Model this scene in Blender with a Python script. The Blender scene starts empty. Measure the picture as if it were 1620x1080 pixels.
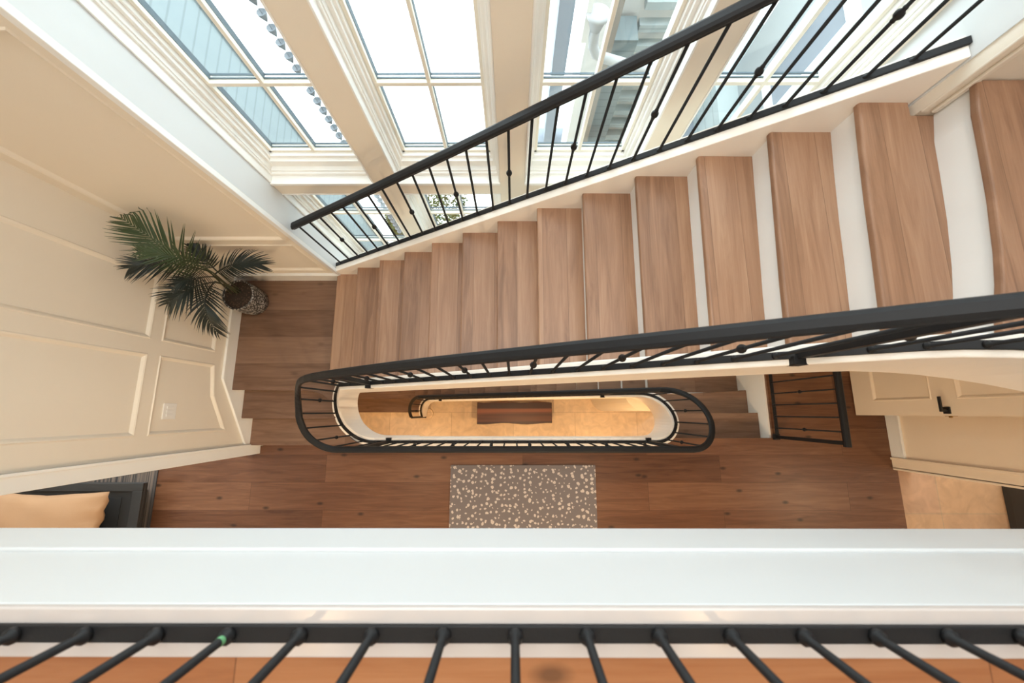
import bpy, bmesh, math, random
from mathutils import Vector, Matrix
random.seed(7)
S = bpy.context.scene
C = S.collection
PI = math.pi
# ------------------------------------------------------------------ camera
cd = bpy.data.cameras.new('camera'); cam = bpy.data.objects.new('camera', cd); C.objects.link(cam)
cd.sensor_width = 36.0; cd.lens = 620/1620*36.0; cd.clip_start = 0.02; cd.clip_end = 200
cd.dof.use_dof = True; cd.dof.focus_distance = 3.0; cd.dof.aperture_fstop = 2.8
_d = Vector((2.0, 112.0, 620.0)).normalized()          # world down in camera space (x right, y down, z ahead)
_x = (Vector((1, 0, 0)) - _d*_d.x).normalized(); _y = -_d.cross(_x)
R = Matrix((_x, _y, -_d))
M4 = Matrix(((R[0][0], -R[0][1], -R[0][2], 0), (R[1][0], -R[1][1], -R[1][2], 0), (R[2][0], -R[2][1], -R[2][2], 4.35), (0, 0, 0, 1)))
cam.matrix_world = M4
S.camera = cam
# ------------------------------------------------------------------ exposure, world
S.view_settings.view_transform = 'Standard'; S.view_settings.look = 'None'
S.view_settings.gamma = 1.0; S.view_settings.use_curve_mapping = False
S.view_settings.exposure = 0.0
S.cycles.max_bounces = 10; S.cycles.diffuse_bounces = 6; S.cycles.transparent_max_bounces = 16
S.cycles.caustics_reflective = False; S.cycles.caustics_refractive = False; S.cycles.sample_clamp_indirect = 6
W = bpy.data.worlds.new('world'); S.world = W; W.use_nodes = True
wn = W.node_tree.nodes; wl = W.node_tree.links; wn.clear()
wo = wn.new('ShaderNodeOutputWorld'); wb = wn.new('ShaderNodeBackground')
wb.inputs['Color'].default_value = (0.86, 0.95, 1.0, 1); wb.inputs['Strength'].default_value = 5.6
wl.new(wb.outputs[0], wo.inputs[0])

def area(name, loc, sx, sy, power, col=(1, 1, 1), rot=(0, 0, 0), portal=False, spread=PI):
    l = bpy.data.lights.new(name, 'AREA'); l.shape = 'RECTANGLE'; l.size = sx; l.size_y = sy
    l.energy = power; l.color = col; l.spread = spread
    o = bpy.data.objects.new(name, l); C.objects.link(o); o.location = loc; o.rotation_euler = rot
    if portal: l.cycles.is_portal = True
    return o
# sky portals in the window bay (a sampling aid only)
area('window_portal', (0.0, 1.78, 3.9), 3.4, 4.2, 1, rot=(-PI/2, 0, 0), portal=True)
area('window_portal', (0.0, 1.78, 0.6), 3.4, 2.5, 1, rot=(-PI/2, 0, 0), portal=True)
area('ceiling_gap_portal', (0.0, 0.82, 6.34), 4.2, 1.25, 1, rot=(0, 0, 0), portal=True)  # over an unseen ceiling opening, shaped to bring in overhead daylight
def downlight_or_fill(loc, power, col, size=0.12):  # serves the hall downlights and the added fill lights
    l = bpy.data.lights.new('downlight_or_fill', 'AREA'); l.shape = 'DISK'; l.size = size; l.energy = power; l.color = col
    o = bpy.data.objects.new('downlight_or_fill', l); C.objects.link(o); o.location = loc
WARM = (1.0, 0.74, 0.46); WARM2 = (1.0, 0.60, 0.26)
for x, y, p in ((-4.2, -1.2, 1.5), (-1.6, -1.25, 5), (1.2, -1.25, 6), (5.0, -1.5, 16), (-2.4, -3.2, 30), (0.6, -3.2, 125)):
    downlight_or_fill((x, y, 3.11), p, WARM)                      # second floor, under the balcony; rear pair is fill added for upright faces
for x, y, p in ((-2.0, -0.9, 30), (0.2, -0.9, 36), (2.1, -0.8, 36)):
    downlight_or_fill((x, y, -0.33), p, WARM2)                     # lower hall
for x, y, p in ((-1.5, -1.6, 7), (1.5, -1.6, 7)):
    downlight_or_fill((x, y, 6.3), p, (1.0, 0.66, 0.36))           # top hall
downlight_or_fill((0.0, -0.35, 6.25), 34, (1.0, 0.82, 0.6), 0.5)  # unseen fill light added over the stairwell to brighten its sides

# ------------------------------------------------------------------ materials
def newmat(name):
    m = bpy.data.materials.new(name); m.use_nodes = True
    nt = m.node_tree; b = nt.nodes['Principled BSDF']; return m, nt, b
def nd(nt, t, **k):
    n = nt.nodes.new(t)
    for a, v in k.items(): setattr(n, a, v)
    return n
def paint(name, col, rough=0.5, var=0.02, bump=0.0, spec=0.5, metal=0.0):
    m, nt, b = newmat(name)
    b.inputs['Roughness'].default_value = rough; b.inputs['Metallic'].default_value = metal
    b.inputs['Specular IOR Level'].default_value = spec
    g = nd(nt, 'ShaderNodeNewGeometry'); n = nd(nt, 'ShaderNodeTexNoise'); n.inputs['Scale'].default_value = 6; n.inputs['Detail'].default_value = 4
    nt.links.new(g.outputs['Position'], n.inputs['Vector'])
    mx = nd(nt, 'ShaderNodeMix', data_type='RGBA')
    mx.inputs['A'].default_value = (*[c*(1-var) for c in col], 1); mx.inputs['B'].default_value = (*[min(1, c*(1+var)) for c in col], 1)
    nt.links.new(n.outputs['Fac'], mx.inputs['Factor']); nt.links.new(mx.outputs['Result'], b.inputs['Base Color'])
    if bump:
        n2 = nd(nt, 'ShaderNodeTexNoise'); n2.inputs['Scale'].default_value = 160; nt.links.new(g.outputs['Position'], n2.inputs['Vector'])
        bp = nd(nt, 'ShaderNodeBump'); bp.inputs['Strength'].default_value = bump; bp.inputs['Distance'].default_value = 0.002
        nt.links.new(n2.outputs['Fac'], bp.inputs['Height']); nt.links.new(bp.outputs['Normal'], b.inputs['Normal'])
    return m
def wood(name, cols, along='X', row=0.19, length=1.7, knots=0.0, rough=0.42, offset=True, seam=0.45, sh=(0.0, 0.0)):
    """planks: brick pattern laid in world XY, grain noise stretched along the boards"""
    m, nt, b = newmat(name); L = nt.links
    g = nd(nt, 'ShaderNodeNewGeometry'); sp = nd(nt, 'ShaderNodeSeparateXYZ'); L.new(g.outputs['Position'], sp.inputs[0])
    cb = nd(nt, 'ShaderNodeCombineXYZ')
    a, c = ('X', 'Y') if along == 'X' else ('Y', 'X')
    oi = nd(nt, 'ShaderNodeObjectInfo')
    ml = nd(nt, 'ShaderNodeMath', operation='MULTIPLY'); ml.inputs[1].default_value = 7.31 if offset else 0.0
    L.new(oi.outputs['Random'], ml.inputs[0])
    ad1 = nd(nt, 'ShaderNodeMath', operation='ADD'); L.new(sp.outputs[a], ad1.inputs[0]); L.new(ml.outputs[0], ad1.inputs[1])
    ad2 = nd(nt, 'ShaderNodeMath', operation='ADD'); L.new(sp.outputs[c], ad2.inputs[0]); L.new(ml.outputs[0], ad2.inputs[1])
    L.new(ad1.outputs[0], cb.inputs[0]); L.new(ad2.outputs[0], cb.inputs[1])
    cb0 = cb; cb = nd(nt, 'ShaderNodeVectorMath', operation='ADD'); cb.inputs[1].default_value = (sh[0], sh[1], 0); L.new(cb0.outputs[0], cb.inputs[0])
    br = nd(nt, 'ShaderNodeTexBrick'); br.offset = 0.37; br.inputs['Scale'].default_value = 1.0
    br.inputs['Brick Width'].default_value = length; br.inputs['Row Height'].default_value = row
    br.inputs['Mortar Size'].default_value = 0.0013; br.inputs['Mortar Smooth'].default_value = 0.2; br.inputs['Bias'].default_value = 0
    br.inputs['Color1'].default_value = (0, 0, 0, 1); br.inputs['Color2'].default_value = (1, 1, 1, 1); br.inputs['Mortar'].default_value = (0.5, 0.5, 0.5, 1)
    L.new(cb.outputs[0], br.inputs['Vector'])
    # shift the grain per board
    mp = nd(nt, 'ShaderNodeVectorMath', operation='MULTIPLY'); mp.inputs[1].default_value = (1.1, 13.0, 1.0); L.new(cb.outputs[0], mp.inputs[0])
    shf = nd(nt, 'ShaderNodeVectorMath', operation='MULTIPLY_ADD'); shf.inputs[1].default_value = (9.0, 5.0, 3.0)
    L.new(br.outputs['Color'], shf.inputs[0]); L.new(mp.outputs[0], shf.inputs[2])
    n1 = nd(nt, 'ShaderNodeTexNoise'); n1.inputs['Scale'].default_value = 1.6; n1.inputs['Detail'].default_value = 7; n1.inputs['Roughness'].default_value = 0.62; n1.inputs['Distortion'].default_value = 0.9
    L.new(shf.outputs[0], n1.inputs['Vector'])
    mp2 = nd(nt, 'ShaderNodeVectorMath', operation='MULTIPLY'); mp2.inputs[1].default_value = (3.0, 130.0, 1.0); L.new(cb.outputs[0], mp2.inputs[0])
    n2 = nd(nt, 'ShaderNodeTexNoise'); n2.inputs['Scale'].default_value = 1.0; n2.inputs['Detail'].default_value = 4; L.new(mp2.outputs[0], n2.inputs['Vector'])
    cr = nd(nt, 'ShaderNodeValToRGB'); e = cr.color_ramp.elements
    e[0].position = 0.30; e[0].color = (*cols[0], 1); e[1].position = 0.72; e[1].color = (*cols[2], 1)
    k = cr.color_ramp.elements.new(0.5); k.color = (*cols[1], 1)
    m1 = nd(nt, 'ShaderNodeMath', operation='MULTIPLY'); m1.inputs[1].default_value = 0.62; L.new(n1.outputs['Fac'], m1.inputs[0])
    m2 = nd(nt, 'ShaderNodeMath', operation='MULTIPLY_ADD'); m2.inputs[1].default_value = 0.22; L.new(br.outputs['Color'], m2.inputs[0]); L.new(m1.outputs[0], m2.inputs[2])
    m3 = nd(nt, 'ShaderNodeMath', operation='MULTIPLY_ADD'); m3.inputs[1].default_value = 0.16; L.new(n2.outputs['Fac'], m3.inputs[0]); L.new(m2.outputs[0], m3.inputs[2])
    L.new(m3.outputs[0], cr.inputs[0]); last = cr.outputs[0]
    if knots:
        vo = nd(nt, 'ShaderNodeTexVoronoi'); vo.voronoi_dimensions = '2D'; vo.inputs['Scale'].default_value = 1.45; vo.inputs['Randomness'].default_value = 1.0
        mp3 = nd(nt, 'ShaderNodeVectorMath', operation='MULTIPLY'); mp3.inputs[1].default_value = (1.0, 2.0, 1.0); L.new(cb.outputs[0], mp3.inputs[0]); L.new(mp3.outputs[0], vo.inputs['Vector'])
        mr = nd(nt, 'ShaderNodeMapRange'); mr.inputs['From Min'].default_value = 0.02; mr.inputs['From Max'].default_value = 0.065
        mr.inputs['To Min'].default_value = knots; mr.inputs['To Max'].default_value = 0.0; L.new(vo.outputs['Distance'], mr.inputs['Value'])
        mk = nd(nt, 'ShaderNodeMix', data_type='RGBA'); mk.inputs['B'].default_value = (0.02, 0.011, 0.007, 1)
        L.new(mr.outputs[0], mk.inputs['Factor']); L.new(last, mk.inputs['A']); last = mk.outputs['Result']
    ms = nd(nt, 'ShaderNodeMix', data_type='RGBA'); ms.inputs['B'].default_value = (*[c*0.35 for c in cols[0]], 1)
    mf = nd(nt, 'ShaderNodeMath', operation='MULTIPLY'); mf.inputs[1].default_value = seam; L.new(br.outputs['Fac'], mf.inputs[0])
    L.new(mf.outputs[0], ms.inputs['Factor']); L.new(last, ms.inputs['A'])
    L.new(ms.outputs['Result'], b.inputs['Base Color']); b.inputs['Roughness'].default_value = rough; b.inputs['Specular IOR Level'].default_value = 0.4
    bp = nd(nt, 'ShaderNodeBump'); bp.inputs['Strength'].default_value = 0.12; bp.inputs['Distance'].default_value = 0.002
    L.new(n2.outputs['Fac'], bp.inputs['Height']); L.new(bp.outputs['Normal'], b.inputs['Normal'])
    return m
def tiles(name, c1, c2, grout, w=0.61, h=0.61, off=0.5, rough=0.35):
    m, nt, b = newmat(name); L = nt.links
    g = nd(nt, 'ShaderNodeNewGeometry'); br = nd(nt, 'ShaderNodeTexBrick'); br.offset = off
    br.inputs['Scale'].default_value = 1; br.inputs['Brick Width'].default_value = w; br.inputs['Row Height'].default_value = h
    br.inputs['Mortar Size'].default_value = 0.004
    br.inputs['Color1'].default_value = (*c1, 1); br.inputs['Color2'].default_value = (*c2, 1); br.inputs['Mortar'].default_value = (*grout, 1)
    L.new(g.outputs['Position'], br.inputs['Vector'])
    n = nd(nt, 'ShaderNodeTexNoise'); n.inputs['Scale'].default_value = 5; n.inputs['Detail'].default_value = 8; n.inputs['Distortion'].default_value = 1.5; L.new(g.outputs['Position'], n.inputs['Vector'])
    mr = nd(nt, 'ShaderNodeMapRange'); mr.inputs['From Min'].default_value = 0.35; mr.inputs['From Max'].default_value = 0.7; mr.inputs['To Min'].default_value = 0.82; mr.inputs['To Max'].default_value = 1.06; L.new(n.outputs['Fac'], mr.inputs['Value'])
    mx = nd(nt, 'ShaderNodeVectorMath', operation='SCALE'); L.new(br.outputs['Color'], mx.inputs[0]); L.new(mr.outputs[0], mx.inputs['Scale'])
    L.new(mx.outputs[0], b.inputs['Base Color']); b.inputs['Roughness'].default_value = rough
    return m
def glassmat():
    m, nt, b = newmat('window_glass'); nt.nodes.remove(b); L = nt.links
    o = nt.nodes['Material Output']; t = nd(nt, 'ShaderNodeBsdfTransparent'); t.inputs[0].default_value = (0.96, 0.985, 0.98, 1)
    gl = nd(nt, 'ShaderNodeBsdfGlossy'); gl.inputs['Roughness'].default_value = 0.02
    lw = nd(nt, 'ShaderNodeLayerWeight'); pw_ = nd(nt, 'ShaderNodeMath', operation='POWER'); pw_.inputs[1].default_value = 5; L.new(lw.outputs['Facing'], pw_.inputs[0])
    f = nd(nt, 'ShaderNodeMath', operation='MULTIPLY_ADD'); f.inputs[1].default_value = 0.9; f.inputs[2].default_value = 0.04; L.new(pw_.outputs[0], f.inputs[0]); mx = nd(nt, 'ShaderNodeMixShader')
    L.new(f.outputs[0], mx.inputs[0]); L.new(t.outputs[0], mx.inputs[1]); L.new(gl.outputs[0], mx.inputs[2]); L.new(mx.outputs[0], o.inputs[0])
    return m
def spots(name, base, spot, scale, thr, rough=0.9, lo=0.0, dim='3D'):
    m, nt, b = newmat(name); L = nt.links; g = nd(nt, 'ShaderNodeNewGeometry')
    v = nd(nt, 'ShaderNodeTexVoronoi'); v.voronoi_dimensions = dim; v.inputs['Scale'].default_value = scale; v.inputs['Randomness'].default_value = 1
    n = nd(nt, 'ShaderNodeTexNoise'); n.inputs['Scale'].default_value = 30; L.new(g.outputs['Position'], n.inputs['Vector'])
    sc = nd(nt, 'ShaderNodeVectorMath', operation='MULTIPLY_ADD'); sc.inputs[1].default_value = (0.03, 0.03, 0); L.new(n.outputs['Color'], sc.inputs[0]); L.new(g.outputs['Position'], sc.inputs[2])
    L.new(sc.outputs[0], v.inputs['Vector'])
    sep = nd(nt, 'ShaderNodeSeparateColor'); L.new(v.outputs['Color'], sep.inputs[0])
    t = nd(nt, 'ShaderNodeMath', operation='MULTIPLY_ADD'); t.inputs[1].default_value = thr; t.inputs[2].default_value = lo; L.new(sep.outputs[0], t.inputs[0])
    lt = nd(nt, 'ShaderNodeMath', operation='LESS_THAN'); L.new(v.outputs['Distance'], lt.inputs[0]); L.new(t.outputs[0], lt.inputs[1])
    mx = nd(nt, 'ShaderNodeMix', data_type='RGBA'); mx.inputs['A'].default_value = (*base, 1); mx.inputs['B'].default_value = (*spot, 1)
    L.new(lt.outputs[0], mx.inputs['Factor']); L.new(mx.outputs['Result'], b.inputs['Base Color']); b.inputs['Roughness'].default_value = rough
    n2 = nd(nt, 'ShaderNodeTexNoise'); n2.inputs['Scale'].default_value = 400; L.new(g.outputs['Position'], n2.inputs['Vector'])
    bp = nd(nt, 'ShaderNodeBump'); bp.inputs['Strength'].default_value = 0.4; bp.inputs['Distance'].default_value = 0.004; L.new(n2.outputs['Fac'], bp.inputs['Height']); L.new(bp.outputs['Normal'], b.inputs['Normal'])
    return m
def stripes(name, cols, axis='X', scale=30, rough=0.9):
    m, nt, b = newmat(name); L = nt.links; g = nd(nt, 'ShaderNodeNewGeometry')
    mp = nd(nt, 'ShaderNodeVectorMath', operation='MULTIPLY'); s = {'X': (scale, 0.2, 0.2), 'Y': (0.2, scale, 0.2), 'Z': (0.2, 0.2, scale)}[axis]; mp.inputs[1].default_value = s
    L.new(g.outputs['Position'], mp.inputs[0]); n = nd(nt, 'ShaderNodeTexNoise'); n.inputs['Scale'].default_value = 1.0; n.inputs['Detail'].default_value = 2; L.new(mp.outputs[0], n.inputs['Vector'])
    cr = nd(nt, 'ShaderNodeValToRGB'); e = cr.color_ramp.elements; e[0].position = 0.38; e[0].color = (*cols[0], 1); e[1].position = 0.62; e[1].color = (*cols[1], 1)
    L.new(n.outputs['Fac'], cr.inputs[0]); L.new(cr.outputs[0], b.inputs['Base Color']); b.inputs['Roughness'].default_value = rough
    return m
def siding(name, col, pitch, axis='Z'):
    m, nt, b = newmat(name); L = nt.links; g = nd(nt, 'ShaderNodeNewGeometry'); sp = nd(nt, 'ShaderNodeSeparateXYZ'); L.new(g.outputs['Position'], sp.inputs[0])
    md = nd(nt, 'ShaderNodeMath', operation='PINGPONG'); md.inputs[1].default_value = pitch/2; L.new(sp.outputs[axis], md.inputs[0])
    lt = nd(nt, 'ShaderNodeMath', operation='LESS_THAN'); lt.inputs[1].default_value = 0.008; L.new(md.outputs[0], lt.inputs[0])
    mx = nd(nt, 'ShaderNodeMix', data_type='RGBA'); mx.inputs['A'].default_value = (*col, 1); mx.inputs['B'].default_value = (*[c*0.8 for c in col], 1)
    L.new(lt.outputs[0], mx.inputs['Factor']); L.new(mx.outputs['Result'], b.inputs['Base Color']); b.inputs['Roughness'].default_value = 0.8
    return m
M = {
 'wall': paint('cream_wall_paint', (0.79, 0.72, 0.61), 0.6, 0.015, 0.15),
 'trim': paint('white_trim_paint', (0.85, 0.85, 0.82), 0.35, 0.01),
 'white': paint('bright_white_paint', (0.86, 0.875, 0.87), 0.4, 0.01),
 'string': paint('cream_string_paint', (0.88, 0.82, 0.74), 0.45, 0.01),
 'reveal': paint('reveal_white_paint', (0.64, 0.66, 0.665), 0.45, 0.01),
 'outgrey': paint('outside_grey', (0.42, 0.43, 0.44), 0.6),
 'outpale': paint('outside_pale', (0.36, 0.39, 0.40), 0.8),
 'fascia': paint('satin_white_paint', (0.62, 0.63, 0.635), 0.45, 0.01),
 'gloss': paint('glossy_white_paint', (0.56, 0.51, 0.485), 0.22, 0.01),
 'door': paint('cream_door_paint', (0.86, 0.73, 0.57), 0.4, 0.01),
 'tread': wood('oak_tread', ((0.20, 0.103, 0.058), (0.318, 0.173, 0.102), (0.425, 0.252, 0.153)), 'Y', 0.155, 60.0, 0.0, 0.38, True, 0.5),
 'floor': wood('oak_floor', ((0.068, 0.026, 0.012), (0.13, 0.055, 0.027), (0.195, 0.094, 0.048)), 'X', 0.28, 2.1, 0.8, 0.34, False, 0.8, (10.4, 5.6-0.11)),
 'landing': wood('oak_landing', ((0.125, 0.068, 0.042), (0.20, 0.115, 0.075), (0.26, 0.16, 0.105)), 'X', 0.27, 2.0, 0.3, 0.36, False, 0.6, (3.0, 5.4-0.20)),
 'floor_up': wood('oak_upper', ((0.20, 0.075, 0.027), (0.33, 0.127, 0.048), (0.41, 0.185, 0.08)), 'X', 0.275, 1.3, 0.6, 0.4, False, 0.6),
 'stone': tiles('travertine', (0.74, 0.58, 0.42), (0.68, 0.52, 0.36), (0.45, 0.33, 0.22), 1.2, 0.6, 0.35),
 'tile': tiles('beige_tile', (0.45, 0.265, 0.14), (0.41, 0.235, 0.14), (0.33, 0.23, 0.14), 0.892, 0.52, 0.0),
 'iron': paint('black_iron', (0.014, 0.014, 0.015), 0.48, 0.1, 0.2, 0.2, 0.0),
 'black': paint('black_metal', (0.012, 0.012, 0.013), 0.35, 0.05),
 'brass': paint('brass', (0.55, 0.36, 0.13), 0.3, 0.05, 0, 0.5, 1.0),
 'glass': glassmat(),
 'sash': paint('cream_sash_paint', (0.80, 0.77, 0.68), 0.45, 0.01),
 'rug': spots('speckled_rug', (0.155, 0.132, 0.130), (0.50, 0.43, 0.38), 20, 0.23, 0.9, 0.10, '2D'),
 'ceramic': spots('speckled_ceramic', (0.02, 0.02, 0.022), (0.42, 0.40, 0.37), 70, 0.85, 0.4),
 'soil': spots('dark_soil', (0.030, 0.020, 0.014), (0.075, 0.045, 0.03), 60, 0.6),
 'leaf': paint('palm_leaf', (0.042, 0.070, 0.028), 0.45, 0.25),
 'leafdark': paint('palm_leaf_dark', (0.014, 0.022, 0.018), 0.5, 0.25),
 'stem': paint('palm_stem', (0.05, 0.055, 0.025), 0.6, 0.2),
 'bench': stripes('bench_wood', ((0.035, 0.012, 0.007), (0.20, 0.07, 0.035)), 'Y', 9, 0.35),
 'stripe': stripes('striped_rug', ((0.035, 0.032, 0.032), (0.22, 0.16, 0.12)), 'X', 45),
 'dark': paint('charcoal_wood', (0.022, 0.021, 0.020), 0.5, 0.1),
 'dark2': paint('charcoal_cloth', (0.010, 0.010, 0.010), 0.9, 0.1),
 'pillow': paint('cream_linen', (0.36, 0.205, 0.105), 0.95, 0.05, 0.4),
 'plastic': paint('white_plastic', (0.82, 0.80, 0.76), 0.35, 0.01),
 'paving': paint('pale_paving', (0.86, 0.86, 0.85), 0.9, 0.01),
 'shingle': siding('pale_blue_shingle', (0.24, 0.29, 0.305), 0.11),
 'grey': siding('grey_shingle', (0.44, 0.50, 0.51), 0.16),
 'bluegrey': paint('blue_grey_board', (0.24, 0.27, 0.31), 0.8),
 'outwhite': paint('outside_white', (0.76, 0.76, 0.75), 0.8),
 'outbeige': paint('outside_beige', (0.30, 0.27, 0.24), 0.8),
 'chain': paint('grey_chain_metal', (0.16, 0.18, 0.20), 0.5, 0.1, 0, 0.5, 0.0),
 'bush': paint('shrub_leaf', (0.07, 0.10, 0.02), 0.7, 0.4),
 'gasket': paint('dark_teal_gasket', (0.05, 0.085, 0.11), 0.5),
 'green': paint('green_tape', (0.12, 0.35, 0.16), 0.6),
}
# ------------------------------------------------------------------ helpers
def empty(name, loc, label=None, cat=None, group=None, kind=None):
    o = bpy.data.objects.new(name, None); C.objects.link(o); o.location = loc; o.empty_display_size = 0.1
    tag(o, label, cat, group, kind); return o
def tag(o, label=None, cat=None, group=None, kind=None):
    if label: o['label'] = label
    if cat: o['category'] = cat
    if group: o['group'] = group
    if kind: o['kind'] = kind
    return o
WL = {}
def worldloc(o):
    p = Vector(o.location)
    while o.parent: o = o.parent; p += Vector(o.location)
    return p
def build(name, bm, mat, parent=None, org=None, smooth=False, bevel=0, seg=2, **t):
    """bm is in world coordinates; parts keep their thing's origin"""
    o0 = worldloc(parent) if parent else Vector(org or (0, 0, 0))
    bmesh.ops.translate(bm, verts=bm.verts, vec=-o0)
    bmesh.ops.recalc_face_normals(bm, faces=bm.faces)
    me = bpy.data.meshes.new(name); bm.to_mesh(me); bm.free()
    if smooth:
        for p in me.polygons: p.use_smooth = True
    me.materials.append(M[mat] if isinstance(mat, str) else mat)
    o = bpy.data.objects.new(name, me); C.objects.link(o)
    if parent: o.parent = parent
    else: o.location = o0
    if bevel:
        b = o.modifiers.new('bevel', 'BEVEL'); b.width = bevel; b.segments = seg; b.limit_method = 'ANGLE'; b.angle_limit = math.radians(40)
    tag(o, **t); return o
def box(bm, x0, x1, y0, y1, z0, z1):
    v = [bm.verts.new(p) for p in ((x0, y0, z0), (x1, y0, z0), (x1, y1, z0), (x0, y1, z0), (x0, y0, z1), (x1, y0, z1), (x1, y1, z1), (x0, y1, z1))]
    for f in ((3, 2, 1, 0), (4, 5, 6, 7), (0, 1, 5, 4), (1, 2, 6, 5), (2, 3, 7, 6), (3, 0, 4, 7)): bm.faces.new([v[i] for i in f])
def B(*boxes):
    bm = bmesh.new()
    for b in boxes: box(bm, *b)
    return bm
def prism(pts, z0, z1, bm=None):
    bm = bm or bmesh.new()
    a = [bm.verts.new((x, y, z0)) for x, y in pts]; b = [bm.verts.new((x, y, z1)) for x, y in pts]
    bm.faces.new(a[::-1]); bm.faces.new(b); n = len(pts)
    for i in range(n): bm.faces.new((a[i], a[(i+1) % n], b[(i+1) % n], b[i]))
    return bm
def sweep(path, prof, bm=None, closed=False):
    """path of (x,y,z); prof of (n,h): n to the left of travel, h straight up"""
    bm = bm or bmesh.new(); P = [Vector(p) for p in path]; rings = []
    for i, p in enumerate(P):
        a = P[i-1] if i else (P[-1] if closed else None); c = P[i+1] if i < len(P)-1 else (P[0] if closed else None)
        d1 = (p-a) if a is not None else None; d2 = (c-p) if c is not None else None
        if d1 is None: d1 = d2
        if d2 is None: d2 = d1
        d1 = Vector((d1.x, d1.y)).normalized(); d2 = Vector((d2.x, d2.y)).normalized()
        t = (d1+d2).normalized(); k = 1/max(0.5, t.dot(d1)); n = Vector((-t.y, t.x))*k
        hs = prof(i) if callable(prof) else prof
        rings.append([bm.verts.new((p.x+n.x*q, p.y+n.y*q, p.z+h)) for q, h in hs])
    m = len(rings[0]); N = len(rings)
    for i in range(N if closed else N-1):
        r, s = rings[i], rings[(i+1) % N]
        for j in range(m): bm.faces.new((r[j], r[(j+1) % m], s[(j+1) % m], s[j]))
    if not closed: bm.faces.new(rings[0][::-1]); bm.faces.new(rings[-1])
    return bm
def tube(bm, p, q, r, n=12, r2=None):
    p = Vector(p); q = Vector(q); d = (q-p).normalized(); u = d.orthogonal().normalized(); v = d.cross(u); r2 = r if r2 is None else r2
    A = [bm.verts.new(p+(u*math.cos(2*PI*i/n)+v*math.sin(2*PI*i/n))*r) for i in range(n)]
    Bv = [bm.verts.new(q+(u*math.cos(2*PI*i/n)+v*math.sin(2*PI*i/n))*r2) for i in range(n)]
    for i in range(n): bm.faces.new((A[i], A[(i+1) % n], Bv[(i+1) % n], Bv[i]))
    bm.faces.new(A[::-1]); bm.faces.new(Bv)
def lathe(bm, c, prof, n=24):
    """prof: (r, z) from bottom to top about the vertical axis through c"""
    rings = [[bm.verts.new((c[0]+r*math.cos(2*PI*i/n), c[1]+r*math.sin(2*PI*i/n), c[2]+z)) for i in range(n)] for r, z in prof]
    for a, b in zip(rings, rings[1:]):
        for i in range(n): bm.faces.new((a[i], a[(i+1) % n], b[(i+1) % n], b[i]))
    bm.faces.new(rings[0][::-1]); bm.faces.new(rings[-1])
def curve_tube(bm, pts, r0, r1=None, n=8):
    P = [Vector(p) for p in pts]; r1 = r0 if r1 is None else r1; rings = []
    for i, p in enumerate(P):
        d = (P[min(i+1, len(P)-1)]-P[max(i-1, 0)]).normalized(); u = d.cross(Vector((0.13, 0.21, 0.97))).normalized(); v = d.cross(u); r = r0+(r1-r0)*i/(len(P)-1)
        rings.append([bm.verts.new(p+(u*math.cos(2*PI*k/n)+v*math.sin(2*PI*k/n))*r) for k in range(n)])
    for a, b in zip(rings, rings[1:]):
        for k in range(n): bm.faces.new((a[k], a[(k+1) % n], b[(k+1) % n], b[k]))
    bm.faces.new(rings[0][::-1]); bm.faces.new(rings[-1])

L1 = -3.42; TOP = 6.35; G = 0.267; RI = 0.18; SL = RI/G
XL, XR = -1.69, 1.71                     # window bay
YB, YW = 1.33, 1.57                      # wall line behind the stairs, window wall line
# ------------------------------------------------------------------ shell: floors
def struct(name, bm, mat, **k): return build(name, bm, mat, kind='structure', **k)
struct('floor', B((-6.0, 4.08, -4.2, -0.36, -0.03, 0.0), (2.80, 4.08, -0.36, 1.24, -0.03, 0.0), (-2.70, -1.45, -0.36, -0.322, -0.03, 0.0), (1.53, 2.80, -0.36, -0.272, -0.03, 0.0), (-6.0, -2.76, -0.36, 1.2, -0.03, 0.0)), 'floor')
struct('floor_slab', B((-6.0, 6.6, -4.2, -0.36, -0.30, -0.03), (2.80, 4.08, -0.36, 1.24, -0.30, -0.03), (-6.0, -2.9, -0.36, 1.2, -0.30, -0.03)), 'white')
struct('floor_tile', B((4.08, 6.6, -4.2, 1.24, -0.03, 0.0)), 'tile')
struct('floor_lower', B((-6.0, 6.6, -4.2, 1.9, L1-0.05, L1)), 'stone')
struct('floor_upper', B((-6.0, 6.6, -4.2, -0.411, 3.45, 3.585)), 'floor_up')
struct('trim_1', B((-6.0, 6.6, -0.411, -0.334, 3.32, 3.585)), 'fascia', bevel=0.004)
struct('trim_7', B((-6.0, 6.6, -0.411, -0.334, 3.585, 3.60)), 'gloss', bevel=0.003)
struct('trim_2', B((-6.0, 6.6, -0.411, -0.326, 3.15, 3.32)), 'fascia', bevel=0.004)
struct('ceiling_lower', B((-6.0, 6.6, -4.2, -0.43, 3.13, 3.44)), 'white')
struct('ceiling', B((-6.0, 6.6, -4.2, 0.2, TOP, TOP+0.1), (-6.0, -2.1, 0.2, 1.9, TOP, TOP+0.1), (2.1, 6.6, 0.2, 1.9, TOP, TOP+0.1), (-2.1, 2.1, 1.45, 1.9, TOP, TOP+0.1)), 'white')  # gap above the stairs is added to let daylight down
struct('wall_front', B((-6.0, 6.6, -4.35, -4.2, L1, TOP)), 'wall')
struct('wall_end_left', B((-6.15, -6.0, -4.35, 1.9, L1, TOP)), 'wall')
struct('wall_end_right', B((6.6, 6.75, -4.35, 1.9, L1, TOP)), 'wall')

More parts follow.
